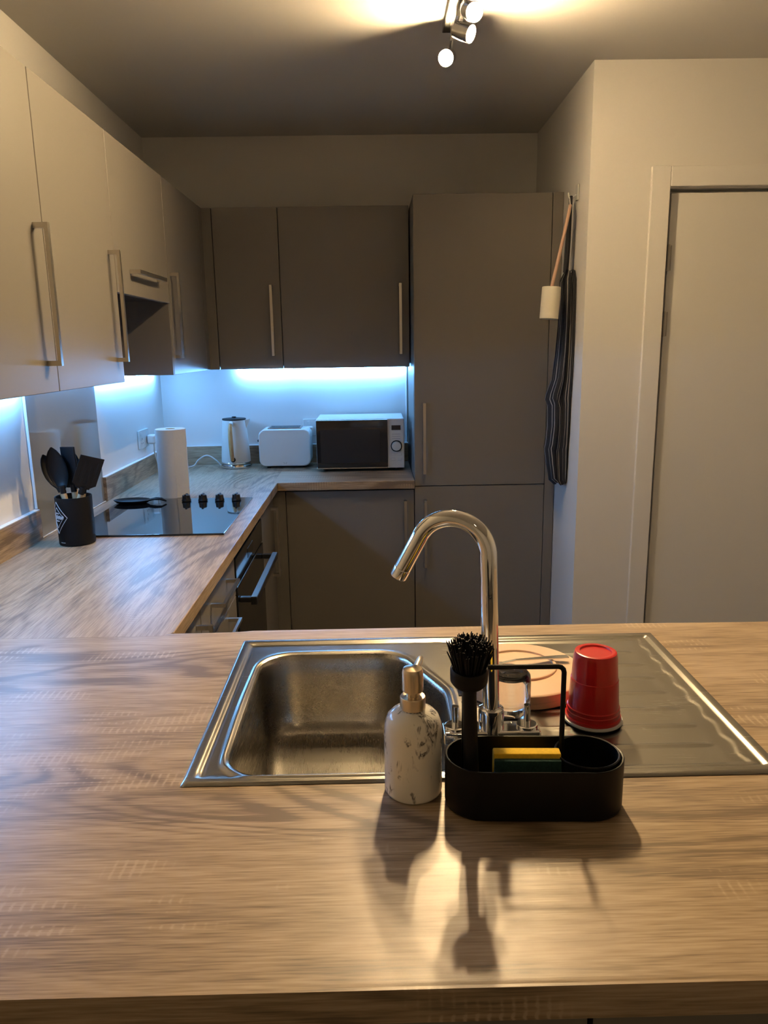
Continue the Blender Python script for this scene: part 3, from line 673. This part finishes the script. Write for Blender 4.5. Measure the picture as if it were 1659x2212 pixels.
# ------------------------------------------------------------------ hob and what stands around it
t = thing('hob', 'black ceramic hob with four knobs set in the left worktop', 'hob', (.338, -1.263, ZW))
HB = ZW + .0065
obj('glass_top', box(nb(), .078, .600, -1.566, -.962, ZW + .0008, HB, .0012, 2), 'blackgloss', t, True)
for x in (.349, .414, .480, .546):
    bm = nb(); lathe(bm, [(.0150, .0003), (.0185, .002), (.0185, .006), (.0165, .010), (.0150, .024), (.0135, .0255), (0, .0255)], (x, -1.025, HB), 28)
    box(bm, x - .004, x + .004, -1.025 - .0165, -1.025 + .0165, HB + .009, HB + .030, .0015, 2); obj('knob', bm, 'knob', t, True)
t = thing('spoon_rest', 'black round spoon rest with looped handle on the hob edge', 'spoon rest', (.15, -1.02, HB))
rz = HB + .0004; rc = (.143, -1.045, rz)
bm = nb(); lathe(bm, [(0, 0), (.052, 0), (.062, .004), (.071, .012), (.073, .0135), (.071, .0145), (.060, .007), (.050, .0035), (0, .003)], rc, 40, sx=1.0, sy=.62); obj('dish', bm, 'blackmat', t, True)
bm = nb(); tube(bm, [(rc[0] + .066, rc[1] + .010, rz + .0125), (rc[0] + .090, rc[1] + .013, rz + .0165), (rc[0] + .112, rc[1] + .009, rz + .0155), (rc[0] + .130, rc[1], rz + .007), (rc[0] + .112, rc[1] - .009, rz + .0155), (rc[0] + .090, rc[1] - .013, rz + .0165), (rc[0] + .066, rc[1] - .010, rz + .0125)], .0035, 8); obj('handle_loop', bm, 'blackmat', t, True)

# utensil holder
UX, UY, UR = .150, -1.630, .0545
UZ = ZW + .0005
t = thing('utensil_pot', 'black cylindrical utensil pot with white emblem beside the hob', 'utensil pot', (UX, UY, ZW))
bm = nb(); lathe(bm, [(UR - .003, 0), (UR - .001, .001), (UR, .004), (UR + .001, .150), (UR, .152), (UR - .0025, .151), (UR - .003, .006), (0, .006)], (UX, UY, UZ), 48, cap=False); lathe(bm, [(0, 0), (UR - .003, 0)], (UX, UY, UZ), 48, cap=False); obj('pot', bm, 'blackmat', t, True)
def on_pot(pl_):
    return [(UX + (UR + .0012) * math.cos(a), UY + (UR + .0012) * math.sin(a), UZ + z) for a, z in pl_]
def dense(p, n=8): return [(p[i][0] + (p[i + 1][0] - p[i][0]) * k / n, p[i][1] + (p[i + 1][1] - p[i][1]) * k / n) for i in range(len(p) - 1) for k in range(n)] + [p[-1]]
A0 = math.radians(226)
bm = nb(); tube(bm, on_pot(dense([(A0, .140), (A0 + .72, .092), (A0, .040), (A0 - .72, .092), (A0, .140)])), .0009, 5)
tube(bm, on_pot(dense([(A0, .122), (A0 + .5, .092), (A0, .058), (A0 - .5, .092), (A0, .122)])), .0007, 5)
sq = [(A0 - .5 + 1.0 * k / 40, .092 + .006 * math.sin(k * 1.9) + .003 * math.sin(k * .7)) for k in range(41)]; tube(bm, on_pot(sq), .0013, 5)
for zz in (.080, .104): tube(bm, on_pot([(A0 - .2 + .4 * k / 12, zz + .002 * math.sin(k * 2.3)) for k in range(13)]), .0009, 5)
tube(bm, on_pot([(A0 + .15 + .3 * k / 8, .012) for k in range(9)]), .0008, 5)
obj('printed_emblem', bm, 'printw', t)
def utensil(name, label, foot, neck, kind, tipd, tw=0.0):
    """wooden stick from foot to neck, black silicone head beyond"""
    f0, n0 = Vector(foot), Vector(neck); ax = (n0 - f0).normalized()
    t = thing(name, label, 'utensil', foot, 'silicone utensils in the black pot')
    bm = nb(); tube(bm, [f0, f0.lerp(n0, .5), n0], [.0070, .0078, .0082], 12); obj('wooden_handle', bm, 'bamboo', t, True)
    bm = nb(); tube(bm, [n0 + ax * .0002, n0 + ax * .010, n0 + ax * .024], [.0092, .0088, .0090], 12)
    rot = Vector((0, 0, 1)).rotation_difference(ax).to_matrix().to_4x4() @ Matrix.Rotation(tw, 4, 'Z')
    H_ = nb(); c = n0 + ax * .014
    if kind == 'spoon':
        for s_, zo in ((1, 0),):
            rows_ = []
            for i in range(13):
                u_ = i / 12; hw = tipd[0] * math.sin(PI * min(1, .06 + u_ * .94)) ** .7 + .002
                rows_.append([(hw * math.cos(PI * k / 8), .016 * math.sin(PI * k / 8) * math.sin(PI * u_) ** .5 if 0 < u_ < 1 else 0, u_ * tipd[1]) for k in range(9)])
            for off in (0, .0022):
                V_ = [[H_.verts.new((x, y - off, z)) for x, y, z in r_] for r_ in rows_]
                for a, b_ in zip(V_, V_[1:]):
                    for k in range(8): H_.faces.new((a[k], a[k + 1], b_[k + 1], b_[k]))
    elif kind == 'turner':
        wd, ln = tipd
        for (x0_, x1_) in ((-wd, -wd * .62), (-wd * .42, -wd * .14), (wd * .14, wd * .42), (wd * .62, wd)): box(H_, x0_, x1_, -.0015, .0015, .018, ln - .016, .0006, 1)
        prism(H_, [(-.006, -.0016), (.006, -.0016), (.006, .0016), (-.006, .0016)], -.002, .004)
        v_ = [H_.verts.new((x, y, z)) for y in (-.0017, .0017) for x, z in ((-.007, 0), (.007, 0), (wd, .020), (-wd, .020))]
        for f_ in ((0, 1, 2, 3), (7, 6, 5, 4), (0, 4, 5, 1), (1, 5, 6, 2), (2, 6, 7, 3), (3, 7, 4, 0)): H_.faces.new([v_[i] for i in f_])
        box(H_, -wd, wd, -.0016, .0016, ln - .018, ln, .0006, 1); box(H_, -wd * .62, wd * .62, -.0008, .0008, .018, ln - .016)
    elif kind == 'spatula':
        prism(H_, rrect(-tipd[0], tipd[0], -.004, .004, .0035), 0, tipd[1], .002, 2)
    elif kind == 'brush':
        box(H_, -tipd[0], tipd[0], -.006, .006, 0, tipd[1] * .45, .002, 1)
        for k in range(9): box(H_, -tipd[0] + tipd[0] * 2 * (k + .1) / 9, -tipd[0] + tipd[0] * 2 * (k + .75) / 9, -.005, .005, tipd[1] * .45, tipd[1])
    xform(H_, Matrix.Translation(c) @ rot)
    tmp = bpy.data.meshes.new('tmp'); H_.to_mesh(tmp); H_.free(); bm.from_mesh(tmp); bpy.data.meshes.remove(tmp)
    obj('silicone_head', bm, 'blacksil', t, True)
zr = UZ + .166
utensil('serving_spoon', 'black oval silicone spoon standing tallest at the front of the pot', (UX + .006, UY - .020, UZ + .008), (UX - .014, UY - .034, zr), 'spoon', (.028, .132), .15)
utensil('ladle', 'black silicone ladle leaning far left in the pot', (UX + .024, UY + .004, UZ + .008), (UX - .036, UY + .002, zr - .002), 'spoon', (.024, .112), .9)
utensil('spatula', 'black flat silicone spatula just right of the oval spoon', (UX + .010, UY + .008, UZ + .008), (UX + .008, UY - .008, zr), 'spatula', (.023, .128), -.1)
utensil('basting_brush', 'short black silicone basting brush in the middle of the pot', (UX - .014, UY + .024, UZ + .008), (UX + .026, UY + .018, zr - .010), 'brush', (.017, .085), .1)
utensil('turner', 'black slotted turner leaning right out of the pot over the hob', (UX - .034, UY - .010, UZ + .008), (UX + .032, UY - .018, zr - .006), 'turner', (.036, .112), .55)
utensil('slotted_spoon', 'black silicone spoon at the back of the pot, partly hidden', (UX - .004, UY + .030, UZ + .008), (UX - .006, UY + .034, zr), 'spoon', (.024, .11), 0.3)

# kitchen roll
t = thing('paper_roll', 'white kitchen paper roll standing behind the hob', 'paper roll', (.266, -.875, ZW))
bm = nb(); pr = [(.0200, 0), (.0590, 0), (.0605, .002), (.0610, .276), (.0600, .2785), (.0200, .2785)]; lathe(bm, pr + [pr[0]], (.266, -.875, ZW + .0005), 64, cap=False); obj('paper', bm, 'paper', t, True)
bm = nb(); pr = [(.0198, .0), (.0198, .2788), (.0180, .2788), (.0180, 0), (.0198, 0)]; lathe(bm, pr, (.266, -.875, ZW + .0005), 32, cap=False); obj('core', bm, 'card', t, True)
bm = nb(); box(bm, .262, .312, -.9372, -.9362, ZW + .002, ZW + .277); rotz_about(bm, .46, (.266, -.875, 0)); obj('loose_sheet', bm, 'paper', t)

# ------------------------------------------------------------------ kettle
KX, KY = .388, -.115
t = thing('kettle', 'white kettle with wooden handle and chrome base, by the back wall', 'kettle', (KX, KY, ZW)); kz = ZW + .0005
obj('power_base', lathe(nb(), [(.070, 0), (.078, .002), (.079, .012), (.076, .018), (.066, .0195)], (KX, KY, kz), 48), 'chrome', t, True)
obj('body', lathe(nb(), [(.070, .021), (.0735, .024), (.0735, .032), (.0725, .06), (.0680, .12), (.0625, .19), (.0585, .238), (.0575, .241)], (KX, KY, kz), 56), 'whitem', t, True)
obj('base_ring', lathe(nb(), [(.0738, .0212), (.0748, .0225), (.0748, .0290), (.0738, .0302)], (KX, KY, kz), 56, cap=False), 'chrome', t, True)
obj('lid', lathe(nb(), [(.0585, .2412), (.0600, .2440), (.0590, .2485), (.0400, .2505), (.012, .2505), (.010, .258), (0, .2585)], (KX, KY, kz), 48), 'blackmat', t, True)
sp2 = nb(); v_ = [sp2.verts.new(Vector((KX, KY, kz)) + Vector(p)) for p in ((.050, .020, .238), (.050, -.020, .238), (.082, 0, .246), (.058, .012, .19), (.058, -.012, .19))]
for f_ in ((0, 2, 1), (0, 3, 2), (1, 2, 4), (3, 4, 2), (0, 1, 4, 3)): sp2.faces.new([v_[i] for i in f_])
obj('spout', sp2, 'whitem', t)
ha = math.radians(-92); hd_ = Vector((math.cos(ha), math.sin(ha), 0)); hp = [Vector((KX, KY, kz + z)) + hd_ * r_ for r_, z in ((.056, .222), (.074, .232), (.092, .226), (.101, .205), (.104, .17), (.102, .12), (.097, .08), (.091, .055), (.086, .045))]
bm = nb(); tube(bm, hp[:3], .009, 12); obj('handle_mount', bm, 'whitem', t, True)
bm = nb(); tube(bm, hp[2:], [.009, .0105, .0115, .0115, .0105, .0095, .007], 14); obj('handle_grip', bm, 'kwood', t, True)
bm = nb(); lathe(bm, [(.0125, 0), (.0125, .004), (.009, .0055), (.008, .003), (0, .003)], n=24, mtx=Matrix.Translation((KX - .002, KY - .0738, kz + .047)) @ Matrix.Rotation(PI / 2, 4, 'X')); obj('switch_dial', bm, 'blackmat', t, True)
def smooth_path(P, n=8):
    P = [Vector(p) for p in P]; out = []
    for i in range(len(P) - 1):
        a, b_, c, d_ = P[max(0, i - 1)], P[i], P[i + 1], P[min(len(P) - 1, i + 2)]
        for k in range(n):
            u_ = k / n; out.append(.5 * ((2 * b_) + (c - a) * u_ + (2 * a - 5 * b_ + 4 * c - d_) * u_ ** 2 + (3 * b_ - a - 3 * c + d_) * u_ ** 3))
    return out + [P[-1]]
bm = nb(); tube(bm, smooth_path([(KX - .079, KY - .004, kz + .010), (.285, -.118, ZW + .038), (.240, -.115, ZW + .062), (.195, -.112, ZW + .040), (.172, -.118, ZW + .012), (.140, -.14, ZW + .0045), (.085, -.22, ZW + .0045), (.050, -.285, ZW + .02), (.036, -.322, ZW + .10), (.040, -.338, 1.045), (.040, -.3385, 1.064)]), .0035, 8)
obj('cord', bm, 'white', t, True)

# toaster
t = thing('toaster', 'white two-slot toaster between the kettle and the microwave', 'toaster', (.645, -.115, ZW))
x0, x1, y0, y1, z0, z1 = .517, .776, -.190, -.035, ZW + .010, ZW + .196
poly = rrect(x0, x1, z0, z1, .034, 8); bm = nb()
n_ = len(poly); lay = []
for y, ins in ((y0, .006), (y0 + .003, .002), (y0 + .009, 0), (y1 - .009, 0), (y1 - .003, .002), (y1, .006)):
    cxm, czm = (x0 + x1) / 2, (z0 + z1) / 2
    lay.append([bm.verts.new((cxm + (x - cxm) * (1 - ins / ((x1 - x0) / 2)), y, czm + (z - czm) * (1 - ins / ((z1 - z0) / 2)))) for x, z in poly])
for a, b_ in zip(lay, lay[1:]):
    for i in range(n_): bm.faces.new((a[i], a[(i + 1) % n_], b_[(i + 1) % n_], b_[i]))
bm.faces.new(lay[0]); bm.faces.new(list(reversed(lay[-1])))
obj('shell', bm, 'white', t, True)
obj('top_plate', box(nb(), x0 + .045, x1 - .045, y0 + .022, y1 - .022, z1 - .001, z1 + .006, .002, 1), 'chrome2', t)
for yy in (y0 + .050, y1 - .050): obj('slot', box(nb(), x0 + .055, x1 - .055, yy - .012, yy + .012, z1 + .0055, z1 + .0068), 'gap', t)
obj('lever', box(nb(), x0 - .014, x0 - .0005, (y0 + y1) / 2 - .016, (y0 + y1) / 2 + .016, z0 + .118, z0 + .130, .003, 1), 'blackmat', t)
for xx in (x0 + .045, x1 - .045):
    for yy in (y0 + .02, y1 - .02): obj('foot', lathe(nb(), [(.009, 0), (.009, .0096)], (xx, yy, ZW + .0004), 16), 'blackmat', t)
bm = nb(); tube(bm, [(x0 + .122, y0 - .0006, z0 + .022), (x0 + .126, y0 - .0006, z0 + .012), (x0 + .130, y0 - .0006, z0 + .018), (x0 + .134, y0 - .0006, z0 + .012), (x0 + .138, y0 - .0006, z0 + .022)], .0011, 6); obj('emblem', bm, 'grey', t)

# microwave
t = thing('microwave', 'white microwave with black glass door and round dial', 'microwave', (1.03, -.18, ZW))
x0, x1, y0, y1, z0, z1 = .816, 1.243, -.330, -.024, ZW + .014, ZW + .254
obj('case', box(nb(), x0, x1, y0 + .022, y1, z0, z1, .006, 3), 'whitem', t, True)
obj('fascia', box(nb(), x0 + .001, x1, y0 + .004, y0 + .0215, z0, z1, .005, 3), 'whitem', t, True)
dd = obj('door', box(nb(), x0 + .002, x1 - .081, y0 - .004, y0 + .0035, z0 + .008, z1 - .003, .003, 2), 'mwdoor', t, True)
obj('window', box(nb(), x0 + .022, x1 - .118, y0 - .0048, y0 - .0038, z0 + .030, z1 - .050, .0003, 1), 'mwwin', dd)
obj('trim_strip', box(nb(), x0 + .002, x1 - .083, y0 - .003, y0 + .0035, z0 + .001, z0 + .0075, .001, 1), 'chrome2', t)
obj('display', box(nb(), x1 - .062, x1 - .018, y0 + .0028, y0 + .0045, z1 - .055, z1 - .032, .0006, 1), 'disp', t)
bm = nb(); lathe(bm, [(.026, 0), (.0265, .004), (.0235, .0045), (.0215, .017), (.019, .0185), (0, .0185)], n=40, mtx=Matrix.Translation((x1 - .039, y0 + .0038, z1 - .132)) @ Matrix.Rotation(PI / 2, 4, 'X')); kd = obj('dial', bm, 'whitem', t, True)
bm = nb(); lathe(bm, [(.0275, .0), (.0275, .006), (.0225, .0062)], n=40, cap=False, mtx=Matrix.Translation((x1 - .039, y0 + .0036, z1 - .132)) @ Matrix.Rotation(PI / 2, 4, 'X')); obj('dial_ring', bm, 'blackmat', kd, True)
for zz in (.075, .086, .097): obj('button_mark', box(nb(), x1 - .060, x1 - .020, y0 + .0032, y0 + .0043, z1 - zz - .0012, z1 - zz + .0012), 'grey', t)
for zz, xx in ((.172, .055), (.172, .024), (.197, .055), (.197, .024)): obj('button', box(nb(), x1 - xx - .010, x1 - xx + .010, y0 + .0025, y0 + .0046, z1 - zz - .006, z1 - zz + .006, .001, 1), 'white', t)
for xx in (x0 + .04, x1 - .04):
    for yy in (y0 + .05, y1 - .04): obj('foot', lathe(nb(), [(.012, 0), (.012, .0135)], (xx, yy, ZW + .0004), 16), 'blackmat', t)

# sockets and plugs
t = thing('wall_socket', 'white double wall socket on the left wall above the paper roll', 'socket', (0, -.385, 1.095))
obj('plate', box(nb(), .0005, .010, -.458, -.312, 1.052, 1.138, .002, 2), 'white', t)
for yy in (-.43, -.34): obj('rocker', box(nb(), .0095, .0125, yy - .006, yy + .006, 1.112, 1.127, .001, 1), 'white', t)
for dy, dz in ((0, .012), (-.011, -.008), (.011, -.008)): obj('pin_hole', box(nb(), .0095, .0105, -.42 + dy - .002, -.42 + dy + .002, 1.085 + dz - .003, 1.085 + dz + .003), 'gap', t)
tag(obj('plug', box(nb(), .0128, .050, -.361, -.316, 1.064, 1.109, .010, 3), 'white', None, True), 'white kettle plug in the left wall socket', 'plug')
t = thing('wall_socket', 'white double wall socket on the back wall behind the toaster', 'socket', (.80, 0, 1.1))
obj('plate', box(nb(), .727, .873, -.010, -.0005, 1.053, 1.139, .002, 2), 'white', t)
for xx in (.756, .845): obj('rocker', box(nb(), xx - .006, xx + .006, -.0125, -.0095, 1.114, 1.129, .001, 1), 'white', t)
tag(obj('plug', box(nb(), .738, .782, -.046, -.0128, 1.060, 1.104, .010, 3), 'white', None, True), 'white toaster plug in the back wall socket', 'plug')

# ------------------------------------------------------------------ things on the short side wall
HKY = -.800
t = thing('wall_hook', 'small white hook strip high on the short side wall', 'hook', (XR, HKY, 2.07))
obj('back_plate', box(nb(), XR - .008, XR - .0005, HKY - .016, HKY + .016, 2.055, 2.115, .002, 1), 'white', t)
bm = nb(); tube(bm, smooth_path([(XR - .0085, HKY, 2.078), (XR - .025, HKY, 2.066), (XR - .036, HKY, 2.068), (XR - .040, HKY, 2.085)]), .0035, 8); obj('prong', bm, 'white', t, True)
t = thing('apron', 'dark pinstriped apron hanging folded on the short side wall', 'apron', (XR - .03, -.76, 1.5))
bm = nb(); uvl = bm.loops.layers.uv.new('UVMap')
prof = [  # z, x outermost, y far, y near
    (1.790, 1.880, -.745, -.800), (1.755, 1.866, -.70, -.822), (1.68, 1.866, -.69, -.825), (1.58, 1.864, -.685, -.825), (1.46, 1.858, -.68, -.825), (1.36, 1.850, -.665, -.82), (1.295, 1.832, -.64, -.815),
    (1.275, 1.830, -.635, -.812), (1.25, 1.840, -.645, -.812), (1.16, 1.842, -.645, -.81), (1.085, 1.836, -.645, -.805), (1.065, 1.832, -.645, -.80), (1.00, 1.840, -.655, -.80), (.935, 1.850, -.68, -.795), (.915, 1.872, -.70, -.79)]
NP = 72; rows_ = []
for z, xo, yf, yn in prof:
    row = []
    for k in range(NP + 1):
        u_ = k / NP; xb = XR - .012
        # out along the near side, round the outer fold, back along the far side, wavy
        if u_ < .42: s_ = u_ / .42; x = xb + (xo - xb) * s_; y = yn + .010 * math.sin(s_ * 9 + z * 3)
        elif u_ < .62: s_ = (u_ - .42) / .20; x = xo - .006 * math.sin(PI * s_); y = yn + (yf - yn) * s_ * .7 + .004 * math.sin(s_ * 14)
        else: s_ = (u_ - .62) / .38; x = xo + (xb - xo) * s_ ; y = yn + (yf - yn) * (.7 + .3 * s_) + .012 * math.sin(s_ * 8 + z * 4) * (1 - s_)
        row.append((bm.verts.new((x + 0.008 + .0025 * math.sin(u_ * 60 + z * 5), y, z + .008 * math.sin(u_ * 20))), u_))
    rows_.append((row, z))
for (r0, za), (r1, zb_) in zip(rows_, rows_[1:]):
    for k in range(NP):
        f_ = bm.faces.new((r0[k][0], r0[k + 1][0], r1[k + 1][0], r1[k][0]))
        for lp, (u_, vv) in zip(f_.loops, ((r0[k][1], za), (r0[k + 1][1], za), (r1[k + 1][1], zb_), (r1[k][1], zb_))): lp[uvl].uv = (u_, vv)
ap = obj('cloth', bm, 'apron', t, True)
for dy, dx in ((-.006, 0), (.010, -.006)):
    bm = nb(); pth = smooth_path([(XR - .030 + dx, -.775 + dy, 1.786), (XR - .028 + dx, -.785 + dy, 1.90), (XR - .030, HKY + dy, 2.02), (XR - .029, HKY + dy * .6, 2.0715)])
    tube(bm, pth, .006, 6); obj('neck_strap', bm, 'strap', t, True)
t = thing('lint_roller', 'cream cylindrical roller with pink handle hanging beside the apron', 'roller', (1.83, -.88, 1.6))
ctop, cbot = Vector((1.806, -.880, 1.722)), Vector((1.798, -.884, 1.600)); axr = (ctop - cbot).normalized()
bm = nb(); tube(bm, [cbot, cbot + axr * .002, ctop - axr * .002, ctop], [.0355, .0370, .0370, .0355], 40); obj('roll', bm, 'roller', t, True)
bm = nb(); tube(bm, smooth_path([ctop + axr * .0005, (1.820, -.875, 1.78), (1.842, -.862, 1.87), (1.864, -.845, 1.96), (1.8835, -.822, 2.035)]), .0068, 10); obj('handle', bm, 'pink', t, True)
bm = nb(); tube(bm, smooth_path([(1.8835, -.822, 2.034), (1.884, -.808, 2.058), (1.886, HKY - .002, 2.0705), (1.884, -.806, 2.055), (1.883, -.818, 2.036)]), .0015, 6); obj('hanging_loop', bm, 'white', t, True)
